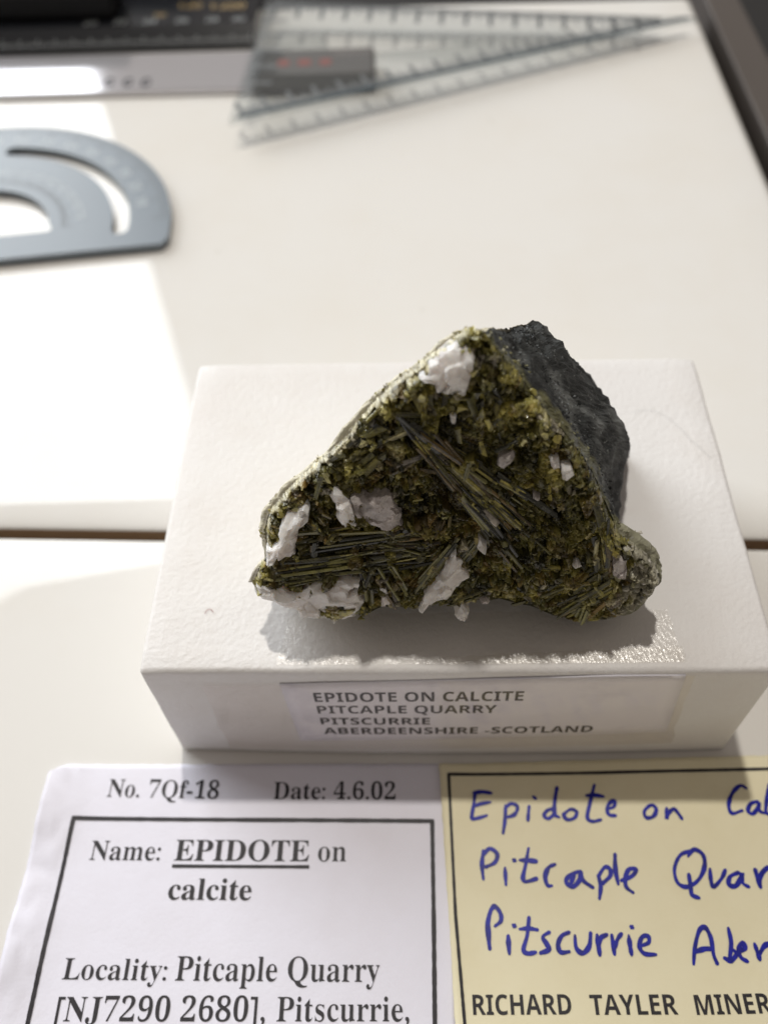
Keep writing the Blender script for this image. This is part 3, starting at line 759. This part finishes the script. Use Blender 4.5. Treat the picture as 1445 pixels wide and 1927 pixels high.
for k in range(5200):
    a, b = U(u0, u1), U(v0, v1); x, y = px_of(a, b)
    if not (470 < x < 1255 and 610 < y < 1175): continue
    zn = fbm((x*.02, y*.02, 4), 1.0, 2); wts = W_BRIGHT if (y+zn*110 < 810 or y+zn*50 > 1095) else W_MIX
    ang = None
    if inside(FAN, x, y): ang = math.atan2(y-764, x-742)+U(-.10, .10); wts = W_DARK
    elif inside(LEFTB, x, y): ang = R(U(-14, 0)); wts = W_DARK
    elif inside(CZ, x, y): ang = R(U(118, 136))
    elif inside(EZ, x, y): ang = R(U(-42, -20))
    elif inside(FZ, x, y): ang = R(U(80, 100))
    if ang is None: ang = U(0, 3.14); sl, sw = U(.38, .95), U(.24, .52)
    else: sl, sw = U(.9, 2.2), U(.13, .26)
    s2_.append((a, b, math.cos(-ang), math.sin(-ang), sl, sw)); roof2.append(sl > .8); c = pick(wts); g = U(.7, 1.25); col2.append(tuple(q*g for q in c))
rg = np.random.default_rng(5)
I1, A1, B1 = cells(s1_); I2, A2, B2 = cells(s2_)
S1 = np.array(s1_); S2 = np.array(s2_); RF = np.array(roof2)
t1 = rg.uniform(-.50, .50, (len(S1), 2)); o1 = rg.uniform(-.45, .40, len(S1)); t2 = rg.uniform(-.85, .85, (len(S2), 2)); o2 = rg.uniform(-.20, .22, len(S2))
H = o1[I1]+t1[I1, 0]*(GU-S1[I1, 0])+t1[I1, 1]*(GV-S1[I1, 1])
du = GU-S2[I2, 0]; dv = GV-S2[I2, 1]; acr = np.abs(dv*S2[I2, 2]-du*S2[I2, 3])
H += o2[I2] + np.where(RF[I2], -acr*.9+.1, np.clip(t2[I2, 0]*du+t2[I2, 1]*dv, -.4, .4))
H -= .26*np.exp(-((B2-A2)/.22)**2)*np.where(RF[I2], .5, 1) + .35*np.exp(-((B1-A1)/.16)**2)
H = np.clip(H, -1.3, 1.1)+.1
ed = np.full(GU.shape, 9e9); ins = np.zeros(GU.shape, bool)
for k in range(len(OUV)):
    a, b = OUV[k-1], OUV[k]; e = b-a; t = np.clip(((GU-a[0])*e[0]+(GV-a[1])*e[1])/(e@e), 0, 1)
    ed = np.minimum(ed, np.hypot(GU-a[0]-t*e[0], GV-a[1]-t*e[1]))
    cr = ((a[1] > GV) != (b[1] > GV)) & (GU < (b[0]-a[0])*(GV-a[1])/(b[1]-a[1]+1e-12)+a[0]); ins ^= cr
H = (H+.40)*np.clip(ed/.7, .5, 1)+.35*(1-np.exp(-ed/4.0))-1.15*np.clip(1-ed/.40, 0, 1)**1.5
def crust_h(u, v):
    i = min(len(gu)-1, max(0, int((u-u0)/GS))); j = min(len(gv)-1, max(0, int((v-v0)/GS))); return float(H[i, j])
jag = np.sin(GU*3.1+np.sin(GV*2.3)*1.5)*np.sin(GV*2.7-GU*1.1); ins &= ed > .02+.02*jag
CG = .55*np.array(col2)[I2]+.45*np.array(col1)[I1]
ids = np.full(GU.shape, -1); ids[ins] = np.arange(ins.sum())
Pw = np.array(F0)[None]+GU[ins][:, None]*np.array(EU)+GV[ins][:, None]*np.array(EV)+H[ins][:, None]*np.array(FN)
q4 = np.stack([ids[:-1, :-1], ids[1:, :-1], ids[1:, 1:], ids[:-1, 1:]], -1).reshape(-1, 4); q4 = q4[(q4 >= 0).all(1)]
b1 = rg.uniform(.65, 1.35, len(S1)); cc = (.55*np.array(col2)[I2[ins]]+.45*np.array(col1)[I1[ins]])*b1[I1[ins]][:, None]*rg.uniform(.88, 1.12, (ins.sum(), 1))
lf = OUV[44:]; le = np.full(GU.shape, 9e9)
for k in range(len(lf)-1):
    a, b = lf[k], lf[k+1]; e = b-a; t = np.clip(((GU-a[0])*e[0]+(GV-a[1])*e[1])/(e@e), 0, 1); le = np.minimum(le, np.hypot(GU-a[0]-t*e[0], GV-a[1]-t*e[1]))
RIMZ = np.clip(1.25-le[ins]/(.55+.35*np.sin(GU[ins]*1.7)*np.sin(GV[ins]*2.3)), 0, 1)[:, None]; cc = cc*(1-RIMZ)+RIMZ*np.array([[.74, .69, .48]])*(.7+.5*rg.random(len(S2))[I2[ins]][:, None])  # pale mineral edge on the left, with sunlight on it painted into the colour
TIPZ = np.clip((GU[ins]-19.0+.8*np.sin(GV[ins]*2.1))/1.2, 0, 1)[:, None]; cc = cc*(1-TIPZ)+TIPZ*(np.array([[.40, .38, .29]])*(.6+.7*rg.random(len(S2))[I2[ins]][:, None]))
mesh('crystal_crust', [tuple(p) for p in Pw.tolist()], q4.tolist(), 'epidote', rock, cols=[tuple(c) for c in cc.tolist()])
for i in range(130):                              # the fan across the middle
    a = U(32, 55); r0 = U(10, 310)**1.0; ln = U(45, 150)*(1 if r0 < 180 else .7)
    x, y = 742+math.cos(R(a))*(r0+ln/2), 764+math.sin(R(a))*(r0+ln/2)
    if r0+ln < 430: sblade(x, y, a+U(-4, 4), ln, random.choice((U(.2, .35), U(.35, .55), U(.5, .8))), pick(W_DARK), U(.0, .5))
for i in range(36):                              # long blades lower left
    sblade(U(560, 780), U(985, 1072), U(-14, 0), U(40, 130), U(.25, .65), pick(W_DARK), U(.1, .5))
for (a, b, w, k, l_) in (((512,1074),(690,1052),1.7,3,.7), ((556,1040),(790,1008),1.2,3,.5), ((600,1022),(800,990),.9,2,.6), ((545,1090),(650,1068),1.0,1,.5),
        ((890,1000),(790,1132),1.0,2,1.0), ((878,992),(772,1128),1.3,2,.8), ((904,1006),(850,1072),.8,7,.9), ((862,1000),(780,1100),.9,3,.8), ((846,1008),(768,1096),.8,7,.5),
        ((706,1060),(752,1132),1.3,4,.9), ((690,1072),(698,1138),1.1,4,.7), ((735,1048),(768,1108),.9,5,.7), ((678,1062),(690,1100),.8,5,.6),
        ((1040,1148),(1128,1092),1.2,2,.8), ((1030,1130),(1140,1062),1.0,3,.6), ((1062,1152),(1150,1098),.9,1,.9), ((1085,1158),(1098,1128),1.1,7,1.2),
        ((800,1134),(880,1112),.9,2,.5), ((842,1134),(935,1105),.7,7,.6), ((545,1100),(574,1147),.7,1,.9), ((700,1012),(800,1040),.8,2,.6), ((780,830),(860,905),.9,2,.7), ((820,800),(930,930),.9,5,.8)):
    nb_ = max(1, round(w/.42)); px_, py_ = b[1]-a[1], a[0]-b[0]; l2 = math.hypot(px_, py_)
    for q_ in range(nb_):                        # a bundle of thinner parallel blades
        o_ = (q_-(nb_-1)/2)*7; t0, t1_ = U(0, .25), U(.75, 1); jx, jy = px_/l2*o_, py_/l2*o_
        blade((a[0]+(b[0]-a[0])*t0+jx, a[1]+(b[1]-a[1])*t0+jy), (a[0]+(b[0]-a[0])*t1_+jx+U(-3, 3), a[1]+(b[1]-a[1])*t1_+jy+U(-3, 3)), U(.38, .6), PAL[random.choice((k, k, 2, 7))], l_*U(.4, 1))
for i in range(14): sblade(U(1040, 1130), U(1080, 1140), U(-42, -20), U(35, 80), U(.3, .8), pick(W_MIX), U(.2, .7))
for i in range(14): sblade(U(1118, 1152), U(960, 1130), U(78, 104), U(35, 85), U(.3, .7), pick(W_MIX), U(.1, .5))
for i in range(14): sblade(U(660, 770), U(780, 870), U(-50, -20), U(25, 60), U(.5, 1.1), pick(W_BRIGHT), U(.2, .6))
for i in range(18): sblade(U(780, 960), U(720, 830), U(60, 120), U(18, 40), U(.5, 1.0), pick(W_BRIGHT), U(.2, .6), tilt=U(-.5, .5))
for i in range(26): sblade(U(540, 1130), U(720, 1130), U(0, 180), U(22, 50), U(.5, 1.0), pick(W_MIX), U(.1, .5), tilt=U(-.5, .5))
# small crystal grains between the blades
V = []; F = []; C = []; cnt = 0
CIN = []
for p, h_, m_ in CAL:
    cx_ = sum(q[0] for q in p)/len(p); cy_ = sum(q[1] for q in p)/len(p); CIN.append([(cx_+(q[0]-cx_)*.80, cy_+(q[1]-cy_)*.80) for q in p])
while cnt < 1700:
    x, y = U(476, 1248), U(618, 1170)
    if not inside(OUT, x, y): continue
    if any(inside(p, x, y) for p in CIN) and random.random() > .025: continue
    if x > 1168 and random.random() > .10: continue
    if x < 880 and y < 1000 and min(math.hypot(x-p[0]-(q_[0]-p[0])*t, y-p[1]-(q_[1]-p[1])*t) for p, q_ in zip(OUT[46:], OUT[47:]+OUT[:1]) for t in (0, .25, .5, .75)) < 13: continue
    P = face(x, y); u, v_ = uv(P); sz = random.choice((.22, .3, .3, .4, .4, .5, .65, .85))*U(.8, 1.25)
    edge = min(math.hypot(x-p[0], y-p[1]) for p in OUT[45:]) if x < 900 else 99
    zone = fbm((x*.02, y*.02, 4), 1.0, 2)
    wts = W_BRIGHT if (y+zone*90 < 830 or edge < 60 or y+zone*40 > 1085) else W_MIX
    if inside(FAN, x, y) or inside(LEFTB, x, y):
        wts = W_DARK; sz *= .6
        if random.random() < .45: continue
    ii_ = min(len(gu)-1, max(0, int((u-u0)/GS))); jj_ = min(len(gv)-1, max(0, int((v_-v0)/GS)))
    pc_ = pick(wts); col = tuple(.35*pc_[k_]+.65*float(CG[ii_, jj_, k_])*1.15 for k_ in range(3)); q = P+FN*(crust_h(u, v_)+U(-.15, .12))
    if random.random() < .25 and sz < .9:
        d = Vector((U(-1, 1), U(-1, 1), U(-1, 1))).normalized(); d = (d-FN*d.dot(FN)*.75).normalized()
        v, f, c = prism(q-d*sz*.8, q+d*sz*.8, sz*U(.5, .8), sz*U(.4, .7), U(0, 3), random.choice((4, 5, 6)), 1, col)
        k = len(V); V += v; C += c; F += [tuple(i+k for i in g) for g in f]
    else: chip(q, sz*1.3, col, V, F, C, (U(.8, 1.5), 1, 1))
    cnt += 1
for gx, gy, gr in ((618,1128,17), (683,1142,13), (650,1122,6), (560,1040,6)):      # green spots in the white lower left patch
    for k in range(26):
        x, y = gx+random.gauss(0, gr*.45), gy+random.gauss(0, gr*.55)
        chip(face(x, y)+FN*U(.7, 1.1), U(.4, .9), PAL[random.choice((0, 1, 7, 2))], V, F, C, (1, 1, .6))
tag(mesh('small_crystals', V, F, 'epidote', rock, cols=C), kind='stuff')
# flakes along the left rim and the dark flank
V = []; F = []; C = []
for i in range(160):
    ci = U(44, 54.9); j = random.randint(0, 9); P = layers[j][int(ci*sub) % NR]
    chip(P, U(.2, .75), random.choice(((.66, .61, .42), (.42, .38, .16), (.80, .77, .66), (.34, .30, .08))), V, F, C)
for i in range(1500):
    ci = U(1.2, 11.2); j = random.randint(8, 48); P = layers[j][int(ci*sub) % NR]
    g = random.choice((.02, .03, .04, .05, .07, .12, .22)); chip(P, U(.2, .6), (g*.95, g*1.02, g*1.05), V, F, C, (1, 1, .6))
for i in range(60):
    ci = U(11.0, 19.5); j = random.randint(0, 30); P = layers[j][int(ci*sub) % NR]
    chip(P-(P-ctr).normalized()*.4, U(.6, 1.6), random.choice(((.50, .48, .40), (.40, .40, .29), (.28, .27, .15), (.60, .57, .50))), V, F, C, (1.3, 1, .7))
for i in range(170):
    ci = U(1.2, 11.2); j = random.randint(1, 11); P = layers[j][int(ci*sub) % NR]
    chip(P, U(.3, .9), random.choice(((.30, .29, .16), (.22, .20, .08), (.38, .37, .27), (.12, .12, .07))), V, F, C, (1, 1, .7))
for k in range(70):                             # pale crystalline right tip
    x, y = U(1150, 1245), U(1015, 1155)
    if inside(OUT, x, y): chip(face(x, y)+FN*U(-.5, .15), U(.5, 1.5), random.choice(((.60, .58, .49), (.48, .47, .36), (.32, .31, .18), (.66, .63, .57))), V, F, C, (1.4, 1, .7))
tag(mesh('surface_grains', V, F, 'body_rock', rock, cols=C), kind='stuff')

# ------------------------------------------------------------------ things at the back of the table
pr = tag(empty('protractor', (-103.07, 91.52, 0)), 'blue grey plastic protractor with curved slot lying on the table', 'protractor')
pc = Vector((-103.07, 91.52)); ro = R(7.5)
def pol(r_, a): return (pc.x+r_*math.cos(a+ro), pc.y+r_*math.sin(a+ro))
def loc2(x, y): c, s = math.cos(ro), math.sin(ro); return (pc.x+x*c-y*s, pc.y+x*s+y*c)
outer = [pol(44.6, R(a)) for a in range(0, 181, 3)]
outer += [loc2(-44.4, -7.6), loc2(-42.6, -9.7), loc2(42.6, -9.7), loc2(44.2, -7.6)]
hole = [pol(17.4, R(a)) for a in range(6, 175, 4)] + [loc2(-18.2, -.6), loc2(-17.2, -1.3), loc2(17.2, -1.3), loc2(18.2, -.6)]
def slot(a0, a1, r0, r1):
    o = [pol(r1, R(a0+(a1-a0)*k/24)) for k in range(25)]; mid = (r0+r1)/2; h = (r1-r0)/2
    ce = Vector(pol(mid, R(a1))); o += [tuple(ce+Vector((math.cos(R(a1)+ro+t), math.sin(R(a1)+ro+t)))*h) for t in (R(45), R(90), R(135))]
    o += [pol(r0, R(a1-(a1-a0)*k/24)) for k in range(25)]
    cs = Vector(pol(mid, R(a0))); o += [tuple(cs+Vector((math.cos(R(a0)+ro+t), math.sin(R(a0)+ro+t)))*h) for t in (R(225), R(270), R(315))]
    return o
v, f = extrude_poly([outer, hole, slot(-5, 81, 31.6, 35.4), slot(99, 185, 31.6, 35.4)], .6, 2.0)
plate = mesh('plate', v, f, 'protractor_plastic', pr)
V = []; F = []
for a in range(0, 181, 2):
    r0, r1 = (42.2, 44.2) if a % 10 else (40.4, 44.2)
    for (q0, q1, w) in ((r0, r1, .16), (20.2, 21.4 if a % 10 else 22.8, .14)):
        p0, p1 = Vector(pol(q0, R(a))), Vector(pol(q1, R(a))); t = (p1-p0).normalized(); s_ = Vector((-t.y, t.x))*w
        k = len(V); V += [(p0.x-s_.x, p0.y-s_.y, 2.03), (p1.x-s_.x, p1.y-s_.y, 2.03), (p1.x+s_.x, p1.y+s_.y, 2.03), (p0.x+s_.x, p0.y+s_.y, 2.03)]; F.append((k, k+1, k+2, k+3))
mesh('graduation_marks', V, F, 'tick_ink', pr)
def flat_text(s, style, org, ang, h, z, m, parent, name='printed_number'):
    v, f = fill(outlines(s, style)); x0 = min(p[0] for p in v); x1 = max(p[0] for p in v); k = h/.7; c, sn = math.cos(ang), math.sin(ang)
    out = [(org[0]+((p[0]-(x0+x1)/2)*c-p[1]*sn)*k, org[1]+((p[0]-(x0+x1)/2)*sn+p[1]*c)*k, z) for p in v]
    return mesh(name, out, f, m, parent)
for a in range(10, 100, 10):
    flat_text(str(a), 'sans', pol(37.3, R(a)), R(a-90)+ro, 2.2, 2.03, 'protractor_print', pr)
    flat_text(str(180-a), 'sans', pol(23.6, R(a)), R(a-90)+ro, 1.7, 2.03, 'protractor_print', pr)

sr = tag(empty('steel_ruler', (-100, 163, 0)), 'shiny steel ruler with three dark marks in front of the black ruler', 'ruler')
bevelled('blade', -260, -36, 153.2, 173.5, .05, 1.6, .35, 'steel', sr)
V = []; F = []
for k_ in range(3):
    cx_, cy_, _ = at((207, 242, 276)[k_], 155, (0, 0, 1.6))
    for i in range(14):
        a0, a1 = R(40+i*22), R(40+(i+1)*22); b = len(V)
        V += [(cx_+math.cos(a)*r_*1.0, cy_+math.sin(a)*r_*1.5, 1.64) for a in (a0, a1) for r_ in (.7, 1.55)]; F.append((b, b+1, b+3, b+2))
mesh('engraved_marks', V, F, 'black_ink', sr)

br = tag(empty('scale_ruler', (-100, 188, 0)), 'black ruler with gold and white printed numbers behind the steel ruler', 'ruler')
v = [(-260, 175, .3), (-48, 177.5, .3), (-48, 177.5, 1.4), (-260, 175, 1.4), (-260, 180.5, 5.0), (-48, 183, 5.0), (-260, 214, 5.0), (-48, 214, 5.0), (-260, 214, .3), (-48, 214, .3)]
f = [(0, 1, 2, 3), (3, 2, 5, 4), (4, 5, 7, 6), (6, 7, 9, 8), (1, 9, 7, 5, 2), (0, 3, 4, 6, 8), (0, 8, 9, 1)]
mesh('ruler_body', v, f, 'black_plastic', br)
for i, (x, s_) in enumerate(((-53, '30'), (-60.5, '28'), (-69, '26'), (-78, '24'), (-86.5, '22'), (-95, '20'))):
    flat_text(s_, 'sans', (x, 183.8), 0, 2.4, 5.04, 'grey_ink', br)
flat_text('1:200', 'sans', (-57, 191.5), 0, 3.0, 5.04, 'gold_ink', br); flat_text('1:20', 'sans', (-68, 192.5), 0, 2.6, 5.04, 'gold_ink', br)
flat_text('10', 'sans', (-76, 187.5), 0, 2.2, 5.04, 'gold_ink', br)
V = []; F = []
for i in range(150):
    x = -49.5-i*1.0; ln = 1.0 if i % 5 else 1.8; k = len(V); V += [(x, 178.4+.3*0, 1.9), (x+.2, 178.4, 1.9), (x+.2, 178.4+ln, 1.9+ln*.66), (x, 178.4+ln, 1.9+ln*.66)]
    V[k:k+4] = [(p[0], p[1]+(x+48)*.012, p[2]+.13) for p in V[k:k+4]]; F.append((k, k+1, k+2, k+3))
mesh('graduation_marks', V, F, 'grey_ink', br)
pb = tag(empty('pencil_case', (-150, 196, 5)), 'black case lying on the black ruler at the back left', 'case')
bevelled('case_body', -260, -88, 186.5, 199, 5.06, 12.5, 1.5, 'black_matte', pb, seg=3)
pap = tag(empty('paper_sheet', (-150, 205, 0)), 'white sheet of paper behind the black case, top left corner', 'paper')
bevelled('sheet', -260, -70, 203.5, 260, 11.0, 11.4, .1, 'white_paper', pap, seg=1)
bevelled('paper_stack', -255, -75, 215, 258, -60, 10.95, .3, 'white_paper', pap, seg=1)

er = tag(empty('eraser_case', (-28, 161, 0)), 'small dark grey block with red print under the set square', 'block')
bevelled('block', -47, -14, 152.5, 166.5, .05, 5.4, 1.2, 'dark_case', er, rotz=R(1.5), seg=3)
for i, (x, w) in enumerate(((-38, 3.0), (-32.5, 3.4), (-27, 3.0))):
    v, f = box_v(x-w/2, x+w/2, 157, 160.2, 5.41, 5.45); mesh('red_print', v, f, 'red_ink', er)

sq = tag(empty('set_square', (0, 170, 0)), 'clear plastic set square with ruled edges propped on a dark block', 'set square')
SP = lambda x, y: 5.6-.022*(x+48)+.004*(y-160)
def sqz(d): return lambda p: (p[0], p[1], SP(p[0], p[1])+d)
TRI = [tuple(at(432, 236, (0, 0, 5.7)).xy), tuple(at(1312, 42, (0, 0, 2.9)).xy), tuple(at(500, 8, (0, 0, 5.8)).xy)]
A, B, Cc = (Vector(p) for p in TRI)
inc = A.lerp(B, .5)
cen = (A*(B-Cc).length+B*(A-Cc).length+Cc*(A-B).length)/((B-Cc).length+(A-Cc).length+(A-B).length)
hp = [Vector(at(*p, (0, 0, 4.9)).xy) for p in ((625, 118), (610, 66), (905, 82))]
v, f = extrude_poly([[tuple(p) for p in (A, B, Cc)], [tuple(p) for p in hp]], 0, 1)
v = [(x, y, SP(x, y)+(1.2 if z > .5 else 0)) for x, y, z in v]
mesh('clear_plate', v, f, 'clear_plastic', sq)
def edge_strip(P, Q, inw, w, name, d):
    t = (Q-P).normalized(); n_ = Vector((-t.y, t.x)); n_ = n_ if n_.dot(cen-P) > 0 else -n_
    c = [P+t*1.5+n_*inw, Q-t*1.5+n_*inw, Q-t*(1.5+w)+n_*(inw+w), P+t*(1.5+w)+n_*(inw+w)]
    return mesh(name, [(p.x, p.y, SP(p.x, p.y)+d) for p in c], [(0, 1, 2, 3)], 'plastic_edge', sq)
edge_strip(A, B, .1, 1.9, 'dark_edge', 1.25)
V = []; F = []
def ticks(P, Q, n, inw, ln, w, every=1):
    t = (Q-P).normalized(); n_ = Vector((-t.y, t.x)); n_ = n_ if n_.dot(cen-P) > 0 else -n_; L_ = (Q-P).length
    for i in range(n):
        p = P+t*(4+(L_-14)*i/n); l_ = ln*(1 if i % 10 == 0 else .62 if i % 5 == 0 else .4); ww_ = w*(2.6 if i % 10 == 0 else 1)
        k = len(V); c = [p-t*ww_/2+n_*inw, p+t*ww_/2+n_*inw, p+t*ww_/2+n_*(inw+l_), p-t*ww_/2+n_*(inw+l_)]
        V.extend((q.x, q.y, SP(q.x, q.y)+1.26) for q in c); F.append((k, k+1, k+2, k+3))
ticks(Cc, B, 160, 1.0, 9.0, .48); ticks(A, B, 180, 2.2, 5.5, .42); ticks(Cc, A, 60, 1.0, 7.0, .45)
mesh('graduation_marks', V, F, 'tick_ink', sq)

# ------------------------------------------------------------------ a few stray fibres
def fibre(name, px, plane_z, w, m, label):
    pts = [tuple(at(*p, (0, 0, plane_z)).xy) for p in smooth_line(px, 8)]
    v, f = ribbon_pts(pts, w, lambda x, y: plane_z); tag(mesh(name, v, f, m), label, 'fibre')
fibre('hair', [(1190, 775), (1225, 772), (1262, 790), (1300, 828), (1338, 862)], BH+.16, .035, 'grey_ink', 'fine grey hair lying on the box top right of the rock')
fibre('lint_fibre', [(386, 1155), (390, 1148), (397, 1147), (402, 1152)], BH+.16, .07, 'red_ink', 'tiny reddish lint thread on the left of the box top')
